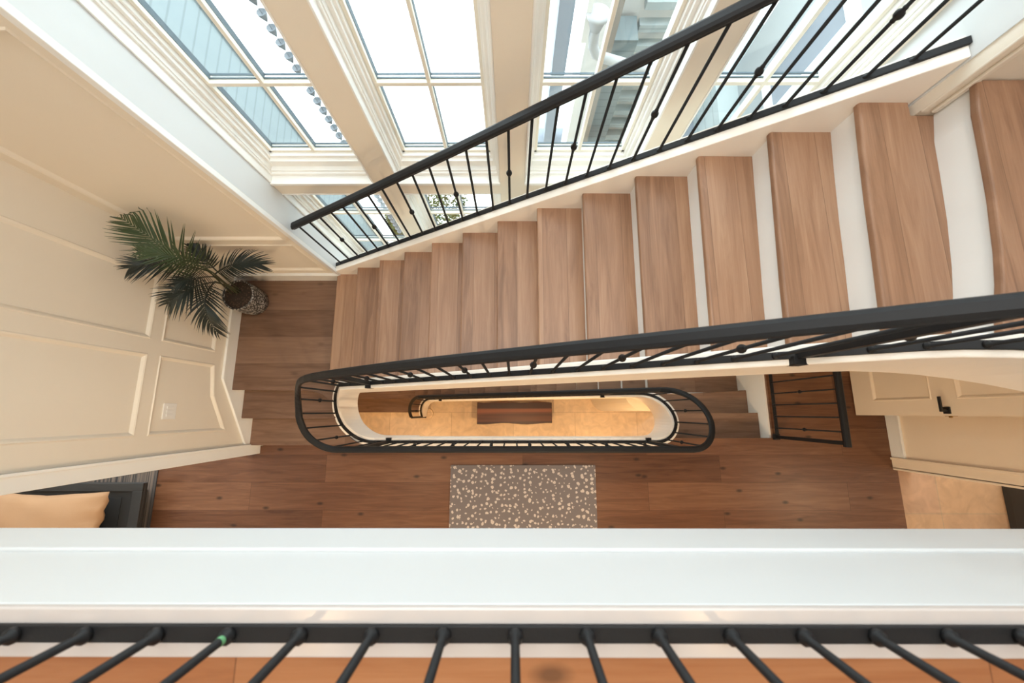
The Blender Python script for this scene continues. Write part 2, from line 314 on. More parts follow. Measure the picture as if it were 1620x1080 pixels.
# ------------------------------------------------------------------ panelled walls
def panel_wall(name, outer, panels, to3, mat='wall', depth=0.014, w=0.032, back=0.12):
    """outer and panels are polygons in wall coordinates (a, z); to3(a, z, d) with d = depth behind the face"""
    bm = bmesh.new(); es = []
    def loop(pts, d):
        vs = [bm.verts.new(to3(a, z, d)) for a, z in pts]
        return vs, [bm.edges.new((vs[i], vs[(i+1) % len(vs)])) for i in range(len(vs))]
    vo, eo = loop(outer, 0); es += eo
    for P in panels:
        n = len(P); cx = sum(p[0] for p in P)/n; cz = sum(p[1] for p in P)/n
        def inset(k):
            out = []
            for i in range(n):
                p0 = Vector(P[i-1]); p = Vector(P[i]); p1 = Vector(P[(i+1) % n])
                d0 = (p-p0).normalized(); d1 = (p1-p).normalized(); n0 = Vector((-d0.y, d0.x)); n1 = Vector((-d1.y, d1.x))
                if (Vector((cx, cz))-p).dot(n0+n1) < 0: n0, n1 = -n0, -n1
                m = (n0+n1).normalized(); m /= max(0.4, m.dot(n0)); q = p+m*k; out.append((q.x, q.y))
            return out
        va, ea = loop(P, 0); es += ea
        rings = [va]
        for k, d in ((w*0.25, -0.006), (w*0.55, -0.002), (w, depth)):
            v2, _ = loop(inset(k), d); rings.append(v2)
        for r, s in zip(rings, rings[1:]):
            for i in range(n): bm.faces.new((r[i], r[(i+1) % n], s[(i+1) % n], s[i]))
        bm.faces.new(rings[-1])
    bmesh.ops.triangle_fill(bm, use_beauty=True, edges=es)
    vb, _ = loop(outer, back)
    for i in range(len(vo)): bm.faces.new((vo[i], vo[(i+1) % len(vo)], vb[(i+1) % len(vb)], vb[i]))
    bm.faces.new(vb)
    return struct(name, bm, mat)
XW = -2.74
left = lambda a, z, d: (XW-d, a, z)
panel_wall('wall_left', [(-0.42, 0.0), (YB, 0.0), (YB, TOP), (-0.42, TOP)],
  [[(0.545, 1.45), (1.04, 1.45), (1.04, 3.15), (0.545, 3.15)],
   [(0.545, 0.80), (1.04, 0.80), (1.04, 1.355), (0.545, 1.355)],
   [(-0.175, 0.53), (0.155, 0.735), (0.435, 0.78), (0.435, 1.35), (-0.175, 1.35)],
   [(-0.175, 1.45), (0.435, 1.45), (0.435, 3.15), (-0.175, 3.15)],
   [(-0.175, 3.3), (0.435, 3.3), (0.435, 4.9), (-0.175, 4.9)], [(0.545, 3.3), (1.04, 3.3), (1.04, 4.9), (0.545, 4.9)]], left)
# stepped skirting and casing on the left wall
bm = bmesh.new()
def strip_x(bm, x0, x1, pts):
    a = [bm.verts.new((x0, y, z)) for y, z in pts]; b = [bm.verts.new((x1, y, z)) for y, z in pts]; n = len(pts)
    bm.faces.new(a); bm.faces.new(b[::-1])
    for i in range(n): bm.faces.new((a[i], a[(i+1) % n], b[(i+1) % n], b[i]))
strip_x(bm, XW, XW+0.014, [(YB, 0.5), (YB, 0.66), (0.30, 0.655), (-0.32, 0.235), (-0.32, 0.0), (0.2, 0.3)])
strip_x(bm, XW, XW+0.022, [(YB, 0.655), (YB, 0.685), (0.31, 0.68), (-0.32, 0.262), (-0.32, 0.235), (0.30, 0.652)])
struct('baseboard_left', bm, 'trim', bevel=0.003)
struct('trim_3', B((XW, XW+0.018, -0.425, -0.325, 0.0, TOP), (XW, XW+0.028, -0.345, -0.325, 0.0, TOP), (XW-0.12, XW+0.018, -0.435, -0.42, 0.0, TOP)), 'trim', bevel=0.004)
# wall behind the landing
back = lambda a, z, d: (a, YB+d, z)
panel_wall('wall_back_left', [(XW, 0.3), (XL, 0.3), (XL, TOP), (XW, TOP)],
  [[(-2.66, 0.80), (-1.78, 0.80), (-1.78, 1.385), (-2.66, 1.385)], [(-2.66, 1.47), (-1.78, 1.47), (-1.78, 3.2), (-2.66, 3.2)]], back, back=0.02)
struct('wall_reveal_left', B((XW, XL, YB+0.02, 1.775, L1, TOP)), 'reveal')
struct('wall_lower_back', B((XW, XL, YB, YB+0.02, L1, 0.3)), 'wall')
struct('trim_4', B((XL-0.035, XL+0.004, YB-0.014, YB, 0.72, TOP), (XL-0.012, XL+0.010, YB-0.022, YB+0.012, 0.72, TOP)), 'white', bevel=0.003)
struct('baseboard_back', B((XW+0.02, XL-0.005, YB-0.014, YB, 0.54, 0.70), (XW+0.02, XL-0.005, YB-0.026, YB, 0.70, 0.73)), 'trim', bevel=0.004)
struct('wall_lower_left', B((-3.5, -3.36, -4.2, YB, L1, -0.30), (-3.36, -2.9, 1.2, YB, L1, -0.30), (-2.86, XW, -0.42, YB, -0.30, 0.0)), 'wall')
# right side: wall after the window bay
YR = 1.245
struct('wall_back_right', B((XR, 4.3, YR, 1.775, L1, TOP)), 'wall')
struct('trim_5', B((XR-0.004, XR+0.022, YR-0.010, YR, 2.9, TOP), (XR+0.040, XR+0.062, YR-0.014, YR, 2.9, TOP)), 'wall', bevel=0.004)
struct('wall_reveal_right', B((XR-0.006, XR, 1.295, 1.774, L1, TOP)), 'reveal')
# window wall
holes = [(-1.69, -0.97), (-0.80, -0.09), (0.079, 0.80), (0.97, 1.69)]
rows = [(-1.0, 1.73), (1.87, 4.9)]
bm = B((XL, XR-0.006, YW, 1.775, L1, rows[0][0]), (XL, XR-0.006, YW, 1.775, rows[0][1], rows[1][0]), (XL, XR-0.006, YW, 1.775, rows[1][1], TOP))
for a, b in zip([None]+holes, holes+[None]):
    x0 = a[1] if a else XL; x1 = b[0] if b else XR-0.006
    if x1-x0 > 0.005:
        for r in rows: box(bm, x0, x1, YW, 1.775, r[0], r[1])
struct('wall_window', bm, 'wall')
wn_i = 0
for r in rows:
    for h in holes:
        wn_i += 1
        upper = r is rows[1]
        w = empty('window_%d' % wn_i, ((h[0]+h[1])/2, YW, r[0]), kind='structure')
        # stepped casing rings: (inset at sides, inset at the sill, y0, y1)
        bm = bmesh.new()
        for s, sb, y0, y1 in ((0.010, 0.004, YW-0.004, 1.775), (0.021, 0.030, YW+0.05, 1.775), (0.027, 0.045, YW+0.064, 1.775), (0.047, 0.100, YW+0.095, 1.775), (0.060, 0.125, YW+0.118, 1.775)):
            x0, x1, z0, z1 = h[0]+0.0005, h[1]-0.0005, r[0]+0.0005, r[1]-0.0005
            box(bm, x0, x0+s, y0, y1, z0, z1); box(bm, x1-s, x1, y0, y1, z0, z1)
            box(bm, x0+s, x1-s, y0, y1, z0, z0+sb); box(bm, x0+s, x1-s, y0, y1, z1-s, z1)
        if upper: box(bm, h[0], h[1], YW-0.012, YW+0.02, r[0]-0.02, r[0]+0.004)
        build('casing', bm, 'trim', w, bevel=0.0035)
        gx0, gx1, gz0, gz1 = h[0]+0.060, h[1]-0.060, r[0]+0.125, r[1]-0.06
        yg = 1.725; bm = bmesh.new()
        box(bm, gx0, gx0+0.02, yg-0.012, yg+0.045, gz0, gz1); box(bm, gx1-0.02, gx1, yg-0.012, yg+0.045, gz0, gz1)
        box(bm, gx0, gx1, yg-0.012, yg+0.045, gz0, gz0+0.02); box(bm, gx0, gx1, yg-0.012, yg+0.045, gz1-0.02, gz1)
        build('sash', bm, 'sash', w, bevel=0.003)
        cx = (gx0+gx1)/2; bm = B((cx-0.010, cx+0.010, yg-0.014, yg+0.03, gz0, gz1))
        zs = [2.545, 3.09, 3.64, 4.19] if upper else [1.17, 0.62, 0.07, -0.48]
        for z in zs: box(bm, gx0, gx1, yg-0.013, yg+0.029, z-0.012, z+0.012)
        build('muntin', bm, 'sash', w, bevel=0.003)
        bm = bmesh.new(); zz = [gz0+0.02]+[z+0.012 for z in zs if z < gz1-0.05]+[gz1-0.02]; zz = [gz0+0.02]+sorted(z+0.012 for z in zs)+[gz1]
        for xa, xb in ((gx0+0.02, cx-0.010), (cx+0.010, gx1-0.02)):
            for za, zc in zip(zz, zz[1:]):
                box(bm, xa, xb, yg+0.012, yg+0.020, za, za+0.005); box(bm, xa, xb, yg+0.034, yg+0.044, za, za+0.005)
                box(bm, xa, xa+0.002, yg+0.012, yg+0.044, za, zc-0.024)
        build('gasket', bm, 'gasket', w)
        build('pane', B((gx0+0.01, gx1-0.01, yg+0.006, yg+0.012, gz0+0.01, gz1-0.01)), 'glass', w)
# wall under the top-hall side and right corridor walls
XRW = 4.05
struct('wall_right', B((XRW, XRW+0.16, -0.57, 1.24, 0.0, 3.45)), 'door')
struct('trim_6', B((XRW-0.018, XRW, -0.585, -0.475, 0.0, 3.13), (XRW-0.03, XRW, -0.495, -0.470, 0.0, 3.13), (XRW-0.018, XRW+0.178, -0.600, -0.57, 0.0, 3.13)), 'door', bevel=0.004)
struct('baseboard_right', B((XRW-0.014, XRW, -0.47, 1.2, 0.0, 0.13), (XRW-0.024, XRW, -0.47, 1.2, 0.13, 0.155)), 'trim', bevel=0.004)
# lower hall walls below the stairs
struct('wall_lower_right', B((2.78, 2.80, -0.30, 1.24, -0.9, -0.03), (2.78, 2.80, 0.0, 1.24, L1, -0.9)), 'trim')
bm = bmesh.new()
pts = [(2.78, 0.02), (1.78, 0.02)] + [(1.78-0.26*math.sin(a), 0.02+0.26*(1-math.cos(a))) for a in [PI/2*i/8 for i in range(1, 9)]] + [(1.52, 1.2), (2.77, 1.2)]
prism(pts, L1, -1.05, bm); struct('wall_lower_curve', bm, 'wall')

# ------------------------------------------------------------------ stair path (inner side)
def arc(cx, cy, r, a0, a1, n): return [(cx+r*math.cos(math.radians(a0+(a1-a0)*i/n)), cy+r*math.sin(math.radians(a0+(a1-a0)*i/n))) for i in range(n+1)]
zup = lambda x: 0.72+SL*(x-XL)
zdn = lambda x: -0.54+SL*(x-1.70)
path = []                                  # (x, y, z of the nosing line)
YI = 0.230; CY = -0.040; RR = 0.270; XC = -1.485; XD = 1.53
pa = arc(1.45, YI-1.30, 1.30, 33, 90, 14)
for i, (x, y) in enumerate(pa): path.append((x, y, 3.60-(3.60-zup(1.45))*i/14))
for i in range(1, 23): x = 1.45+(XC-1.45)*i/22; path.append((x, YI, zup(x)))
zt = zup(XC)
for i, (x, y) in enumerate(arc(XC, CY, RR, 90, 270, 20)):
    if i:
        t = i/20; path.append((x, y, zt*(1-t)**1.95))
iL0 = len(path)-1
for i in range(1, 17): path.append((XC+(XD-XC)*i/16, CY-RR, 0.0))
iL1 = len(path)-1
zb = zdn(XD)
for i, (x, y) in enumerate(arc(XD, CY, RR, -90, 90, 20)):
    if i: t = i/20; path.append((x, y, zb*t**1.4))
XE = -1.45
for i in range(1, 23): x = XD+(XE-XD)*i/22; path.append((x, YI, zdn(x)))
zt2 = zdn(XE)
for i, (x, y) in enumerate(arc(XE, CY, RR, 90, 190, 12)):
    if i: t = i/12; path.append((x, y, zt2+(L1+0.12-zt2)*t))
def smooth_z(P, lo, hi, n=3):
    for _ in range(n):
        Q = [list(p) for p in P]
        for i in range(max(1, lo), min(len(P)-1, hi)): Q[i][2] = (P[i-1][2]+2*P[i][2]+P[i+1][2])/4
        P = [tuple(q) for q in Q]
    return P
path = smooth_z(path, 36, len(path)-2, 6)
def off(P, d, a=0, b=None):
    return [(x, y, z+d) for x, y, z in P[a:b]]
UPC = 0.13                                  # string top above the nosing line
def lift(z): return 0.045 if abs(z) < 0.02 else UPC
# lift blends from UPC to level curb
def curbtop(i):
    d = 0
    if i < iL0: k = min(1, (iL0-i)/8)
    elif i > iL1: k = min(1, (i-iL1)/8)
    else: k = 0
    return 0.045+(UPC-0.045)*k
crest = [(x, y, z+curbtop(i)) for i, (x, y, z) in enumerate(path)]

# ------------------------------------------------------------------ upper staircase
st = empty('staircase', (-1.69, 0.78, 0.0), 'upper oak staircase with white risers climbing right past the windows', 'staircase')
def nose_pts(i):
    x = XL+G*i
    if i <= 9: return [(x, YB-0.002), (x, YI+0.03)]
    if i == 10: return [(x, 1.31), (x-0.012, YI+0.03)]
    if i == 11: return [(1.237, 1.31), (1.207, 0.55), (1.20, YI+0.03)]
    if i == 12: return [(1.499, 1.31), (1.485, 1.10), (1.472, 0.85), (1.465, 0.63), (1.455, 0.41), (1.445, YI+0.03)]
    if i == 13: return [(1.783, YR-0.002), (1.761, 1.11), (1.756, 0.97), (1.745, 0.76), (1.724, 0.556), (1.705, 0.44), (1.68, 0.34), (1.66, YI-0.0)]
    if i == 14: return [(2.08, YR-0.002), (2.06, 0.97), (2.04, 0.76), (2.00, 0.5), (1.93, 0.25), (1.88, YI-0.08)]
    if i == 15: return [(2.42, YR-0.002), (2.38, 0.9), (2.30, 0.5), (2.18, 0.2), (2.10, YI-0.18)]
    if i == 16: return [(3.1, 1.2), (2.8, 0.6), (2.5, 0.1), (2.33, YI-0.36)]
for i in range(0, 16):
    z = 0.72+RI*i
    a = nose_pts(i); b = nose_pts(i+1)
    if i == 12: b = [(1.79, YR-0.002)] + b[1:]
    pts = [(x-0.022, y) for x, y in a] + [(x+0.012, y) for x, y in reversed(b)]
    if i == 12: pts = pts[:-1] + [(1.80, YR-0.002), (XR-0.02, YR-0.002), (XR-0.02, 1.31)]
    build('tread', prism(pts, z-0.035, z), 'tread', st, bevel=0.010, seg=3)
    rp = a + [(x+0.012, y) for x, y in reversed(a)]
    build('riser', prism(rp, z-RI, z-0.034), 'white', st)
# winder steps from the second floor up to the landing
def clipring(pts_line_y, up, R=0.30):
    """arc points of the ring between two y values, from the lower y to the higher"""
    y0, y1 = pts_line_y; out = []
    a0 = math.acos(max(-1, min(1, (y0-CY)/R))); a1 = math.acos(max(-1, min(1, (y1-CY)/R)))
    for k in range(7):
        a = a0+(a1-a0)*k/6; out.append((XC-R*math.sin(a), CY+R*math.cos(a)))
    return out
xw = XW+0.012
s1 = [(xw, -0.335)] + [(-1.55, -0.335)] + clipring((-0.335, -0.02), 1) + [(xw, -0.02)]
s2 = [(xw, -0.060)] + clipring((-0.060, 0.20), 1) + [(-2.0, 0.25), (xw, 0.25)]
ring = clipring((0.10, 0.256), 1)
s3 = [(xw, 0.213), (-2.05, 0.210), (-1.93, 0.195), (-1.84, 0.165)] + ring + [(-1.485, 0.258), (-1.485, 0.272), (XL+0.01, 0.27), (XL+0.01, YB-0.002), (xw, YB-0.002)]
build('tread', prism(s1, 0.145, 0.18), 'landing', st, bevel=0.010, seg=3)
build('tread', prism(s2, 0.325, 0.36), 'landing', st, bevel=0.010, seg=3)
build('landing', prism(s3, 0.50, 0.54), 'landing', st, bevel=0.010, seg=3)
for y, z in ((-0.315, 0.0), (-0.04, 0.18)):
    build('riser', B((xw, -1.72, y, y+0.012, z, z+0.146)), 'white', st)
build('riser', B((xw, -1.775, 0.228, 0.240, 0.36, 0.501)), 'white', st)
# inner string: from the top hall round to the second floor level, and the level kerb
def string_prof(lo):
    def f(i): return [(-0.042, 0.0), (0.042, 0.0), (0.042, lo(i)), (-0.042, lo(i))]
    return f
nU = iL0+3
up = crest[:nU]
build('string_board', sweep(up, string_prof(lambda i: -0.47)), 'string', st, bevel=0.006)
outer = [(XL-0.0, 1.372, zup(XL)+0.085), (0.1, 1.368, zup(0.1)+0.085), (1.0, 1.358, zup(1.0)+0.088), (1.3, 1.354, zup(1.3)+0.09), (XR-0.008, 1.352, zup(XR)+0.09)]
build('string_board', sweep(outer, [(-0.052, 0), (0.042, 0), (0.042, -0.5), (-0.052, -0.5)]), 'string', st, bevel=0.004)
sof = [(XL-0.02, 0.75, zup(XL)-0.28), (1.45, 0.75, zup(1.45)-0.28)]
build('soffit', sweep(sof, [(-0.52, 0), (0.56, 0), (0.56, -0.02), (-0.52, -0.02)]), 'white', st)

# ------------------------------------------------------------------ lower staircase
ls = empty('staircase', (1.70, 0.78, -3.42), 'lower oak staircase glimpsed below, descending left beneath the upper flight', 'staircase')
for k in range(1, 14):
    z = -0.54-RI*k; x1 = 1.70-G*(k-1); x0 = 1.70-G*k
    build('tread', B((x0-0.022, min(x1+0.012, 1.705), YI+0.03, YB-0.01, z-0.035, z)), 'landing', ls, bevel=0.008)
    build('riser', B((x1, x1+0.012, YI+0.03, YB-0.01, z, z+RI-0.034)), 'white', ls)
def rring(y0, y1, R=0.30):
    out = []
    a0 = math.acos((y0-CY)/R); a1 = math.acos((y1-CY)/R)
    for k in range(7): a = a0+(a1-a0)*k/6; out.append((XD+R*math.sin(a), CY+R*math.cos(a)))
    return out
t1 = [(2.778, -0.325)] + [(2.778, -0.005), ] + rring(-0.005, -0.32)
t2 = [(2.778, -0.035), (2.778, 0.26)] + rring(0.20, -0.035)
t3 = [(2.778, 0.235), (2.778, 1.238), (1.68, 1.238), (1.68, 0.26)] + rring(0.25, 0.20)
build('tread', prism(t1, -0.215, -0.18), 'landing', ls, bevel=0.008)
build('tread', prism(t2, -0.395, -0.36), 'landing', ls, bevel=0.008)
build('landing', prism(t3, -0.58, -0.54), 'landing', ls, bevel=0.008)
build('riser', B((1.92, 2.778, -0.042, -0.030, -0.36, -0.216), (1.9, 2.778, 0.222, 0.234, -0.54, -0.396), (1.9, 2.778, -0.315, -0.303, -0.18, -0.031)), 'white', ls)
# bottom winders
build('tread', prism([(-3.35, -0.0), (-1.74, -0.0)] + [(-1.70, 0.08), (-1.64, 0.18), (-1.6, 0.27), (-3.35, 0.27)], -3.275, -3.24), 'landing', ls, bevel=0.008)
build('landing', prism([(-3.35, 0.25), (-1.6, 0.25), (-1.6, 0.26), (-1.76, 0.262), (-1.76, 1.19), (-3.35, 1.19)], -3.10, -3.06), 'landing', ls, bevel=0.008)
build('riser', B((-3.35, -1.76, 0.02, 0.032, L1, -3.276), (-3.35, -1.7, 0.262, 0.274, -3.24, -3.101), (-1.77, -1.758, 0.27, YB-0.01, -3.06, -2.915)), 'white', ls)
lo = crest[nU-1:]
LOFF = nU-1
build('string_board', sweep(lo, string_prof(lambda i: -0.30 if i+LOFF < iL1 else -0.42-0.14*math.sin(PI*min(1, max(0, (i+LOFF-iL1)/20))))), 'string', ls, bevel=0.006)
bm = bmesh.new(); lathe(bm, (-1.66, -0.03, L1), [(0.105, 0.0), (0.105, 0.035), (0.098, 0.04), (0.02, 0.04)], 28)
build('string_end_block', bm, 'stone', ls)

# ------------------------------------------------------------------ railings
def bar_prof(w, h0, h1, c=0.004): return [(-w, h0), (w, h0), (w, h1-c), (w-c, h1), (-w+c, h1), (-w, h1-c)]
RAILP = [(-0.016, -0.030), (0.016, -0.030), (0.016, -0.016), (0.024, -0.012), (0.028, 0.0), (0.024, 0.013), (0.012, 0.021), (-0.012, 0.021), (-0.024, 0.013), (-0.028, 0.0), (-0.024, -0.012), (-0.016, -0.016)]
def baluster(par, x, y, z0, z1, knob, r=0.0072, kn=0.47):
    bm = bmesh.new(); lathe(bm, (x, y, z0), [(r*1.9, 0), (r*1.8, 0.008), (r, 0.014), (r, z1-z0)], 10)
    b = build('baluster', bm, 'iron', par, smooth=True)
    if knob:
        h = (z1-z0)*kn; bm = bmesh.new(); lathe(bm, (x, y, z0+h), [(r, -0.030), (r*1.35, -0.024), (r*1.1, -0.017), (0.0165, -0.007), (0.0175, 0.0), (0.0165, 0.007), (r*1.1, 0.017), (r*1.35, 0.024), (r, 0.030)], 14)
        build('knuckle', bm, 'iron', b, smooth=True)
    return b
def lerp_path(P, step, start=0.06):
    out = []; acc = start; d0 = 0
    for a, b in zip(P, P[1:]):
        L = math.hypot(b[0]-a[0], b[1]-a[1])
        while acc <= d0+L:
            t = (acc-d0)/L; out.append(tuple(a[k]+(b[k]-a[k])*t for k in range(3))); acc += step
        d0 += L
    return out
def post(par, x, y, z0, z1, dx=0, dy=0):
    """square newel with its foot plate lapped over the string"""
    b = build('newel_post', B((x-0.016, x+0.016, y-0.016, y+0.016, z0-0.05, z1)), 'iron', par, bevel=0.002)
    build('foot_plate', B((x-0.030+dx, x+0.030+dx, y-0.018+dy, y+0.018+dy, z0-0.05, z0+0.012)), 'iron', b, bevel=0.002)
# wall-side railing
wr = empty('railing', (XL, 1.372, 0.8), 'short straight black iron railing along the window side of the upper stairs', 'railing')
shoe = [(x, y+0.012, z) for x, y, z in outer]
shoe[0] = (XL+0.004, 1.384, zup(XL+0.004)+0.085)
build('base_rail', sweep(shoe, bar_prof(0.016, 0.0, 0.012, 0.002)), 'iron', wr)
hr = [(XL+0.02, 1.384, 0)]
hr = [(x, 1.384-0.02*(x-XL)/3.4, 0) for x in [XL+0.02+(XR-0.01-XL-0.02)*i/20 for i in range(21)]]
hr = [(x, y, zup(x)+0.862-0.035*math.sin(min(1, max(0, (x-XL)/3.4))*PI*0.9)) for x, y, _ in hr]
build('handrail', sweep(hr, RAILP), 'iron', wr, smooth=False)
for i in range(29):
    x = -1.622+0.1142*i; y = 1.384-0.02*(x-XL)/3.4
    baluster(wr, x, y, zup(x)+0.092, zup(x)+0.862-0.035*math.sin(((x-XL)/3.4)*PI*0.9)-0.02, i % 3 == 2)
# inner railing
ir = empty('railing', (0.0, -0.308, 0.045), 'long continuous black iron railing looping around the open stairwell', 'railing')
build('base_rail', sweep(crest, bar_prof(0.016, 0.0, 0.012, 0.002)), 'iron', ir)
rail = []
for i, (x, y, z) in enumerate(path):
    dz = 0.13*math.sin(PI*(i-(iL0-27))/21) if iL0-27 < i < iL0-6 else 0
    rail.append((x, y, z+0.925-dz))
rail = smooth_z(rail, 2, len(rail)-2, 4)
for _ in range(7):                          # the handrail eases into the turn a little earlier than the string below it
    Q = list(rail)
    for i in range(iL0-25, iL0-10): Q[i] = ((rail[i-1][0]+2*rail[i][0]+rail[i+1][0])/4, (rail[i-1][1]+2*rail[i][1]+rail[i+1][1])/4, rail[i][2])
    rail = Q
build('handrail', sweep(rail, RAILP), 'iron', ir)
def rail_z(x, y):
    best = min(range(len(rail)), key=lambda i: (rail[i][0]-x)**2+(rail[i][1]-y)**2)
    return rail[best][2]
def along(P):
    s = [0]
    for a, b in zip(P, P[1:]): s.append(s[-1]+math.hypot(b[0]-a[0], b[1]-a[1]))
    return s
sA = along(crest); tot = sA[-1]
def at(P, s):
    for i in range(len(sA)-1):
        if sA[i+1] >= s:
            t = (s-sA[i])/(sA[i+1]-sA[i]); return tuple(P[i][k]+(P[i+1][k]-P[i][k])*t for k in range(3))
    return P[-1]
posts_x = [(1.16, YI, 'up'), (-1.15, YI, 'up'), (-1.33, CY-RR, 'lv'), (1.443, CY-RR, 'lv'), (1.16, YI, 'dn'), (-1.235, YI, 'dn')]
ps = []
for px, py, w in posts_x:
    rng = {'up': (0, 37), 'lv': (iL0, iL1), 'dn': (iL1+20, len(path)-1)}[w]
    i = min(range(rng[0], rng[1]+1), key=lambda i: (crest[i][0]-px)**2+(crest[i][1]-py)**2)
    # arc length of the exact x
    j = i if i < len(crest)-1 else i-1
    s = sA[j]+abs(px-crest[j][0])*(1 if (crest[j+1][0]-crest[j][0])*(px-crest[j][0]) > 0 else -1)
    ps.append(s)
    c = at(crest, s); h = at(rail, s); sgn = -1 if w != 'lv' else 1
    post(ir, c[0], c[1], c[2], h[2]-0.02, 0, 0.024*sgn)
SP = 0.1235; s = 0.05; k = 0; cnt = 0
while s < tot-0.02:
    if min(abs(s-q) for q in ps) > 0.03 and cnt < 99:
        c = at(crest, s); h = at(rail, s); baluster(ir, c[0]*0.55+h[0]*0.45, c[1]*0.55+h[1]*0.45, c[2]+0.01, h[2]-0.026, k % 3 == 0, kn=0.47); cnt += 1
    s += SP; k += 1
c = crest[-1]; h = rail[-1]; post(ir, c[0], c[1], L1+0.06, h[2]-0.02)
# guard railing on the right of the second floor
gr = empty('railing', (2.83, 0.4, 0.0), 'small black iron guard railing standing on the wood floor near the open door', 'railing')
GX = 2.825
build('base_rail', B((GX-0.016, GX+0.016, -0.27, 1.20, 0.03, 0.044)), 'iron', gr, bevel=0.002)
build('handrail', sweep([(GX, -0.29, 0.93), (GX, 1.20, 0.93)], RAILP), 'iron', gr)
build('newel_post', B((GX-0.016, GX+0.016, -0.275, -0.243, 0.0, 0.91)), 'iron', gr, bevel=0.002)
build('foot_plate', B((GX-0.030, GX+0.030, -0.289, -0.229, 0.0, 0.035)), 'iron', gr, bevel=0.002)
for i in range(11): baluster(gr, GX, -0.165+0.1215*i, 0.044, 0.905, i % 3 == 0)
# balcony railing in front
br = empty('railing', (0, -0.3705, 3.6), 'near black iron balcony railing with slanting round bars on the white ledge', 'railing')
build('base_rail', B((-5.9, 6.5, -0.384, -0.357, 3.60, 3.610)), 'iron', br, bevel=0.002)
build('handrail', sweep([(-5.9, -0.3705, 4.53), (6.5, -0.3705, 4.53)], RAILP), 'iron', br)
for i in range(-14, 15):
    b = baluster(br, 0.003+0.1212*i, -0.3705, 3.612, 4.51, False, r=0.0072)
    if i == -4:
        bm = bmesh.new(); lathe(bm, (0.003+0.1212*i, -0.3705, 3.627), [(0.0074, 0), (0.0076, 0.004), (0.0074, 0.008)], 12); build('tape', bm, 'green', b, label='green tape scrap')

# ------------------------------------------------------------------ door on the right
dr = empty('door_1', (3.74, -0.03, 0.0), kind='structure')
DX = 3.72
face = lambda a, z, d: (DX+d, a, z)
bm = bmesh.new()
dpan = [[(0.11, 0.24), (0.62, 0.24), (0.62, 0.82), (0.11, 0.82)], [(0.11, 1.02), (0.62, 1.02), (0.62, 1.9), (0.11, 1.9)]]
pw = panel_wall('door_leaf', [(-0.03, 0.012), (0.73, 0.012), (0.73, 2.05), (-0.03, 2.05)], dpan, face, 'door', 0.012, 0.03, 0.044)
del pw['kind']; pw.name = 'door_leaf'; pw.parent = dr; pw.location = -Vector(dr.location)
h = build('door_handle', B((DX-0.010, DX, -0.012, 0.045, 0.90, 0.957)), 'black', dr, bevel=0.002)
bm = bmesh.new(); tube(bm, (DX-0.05, 0.017, 0.93), (DX-0.008, 0.017, 0.93), 0.009); box(bm, DX-0.062, DX-0.046, 0.005, 0.135, 0.92, 0.94)
build('lever', bm, 'black', h, bevel=0.002)
build('latch', B((DX+0.010, DX+0.034, -0.034, -0.028, 0.89, 0.97), (DX+0.015, DX+0.029, -0.045, -0.03, 0.915, 0.935)), 'brass', dr)
build('hinge_jamb', B((3.70, 3.80, 0.735, 0.80, 0.0, 2.1)), 'trim', dr)

# ------------------------------------------------------------------ light switch
sw = empty('light_switch', (XW, 0.01, 1.175), 'white multi-rocker light switch plate on the cream panelled wall', 'light switch')
build('plate', B((XW-0.015, XW-0.006, -0.055, 0.070, 1.115, 1.235)), 'plastic', sw, bevel=0.002)
for i in range(3): build('rocker', B((XW-0.006, XW-0.002, -0.036+i*0.031, -0.014+i*0.031, 1.143, 1.207)), 'plastic', sw, bevel=0.001)

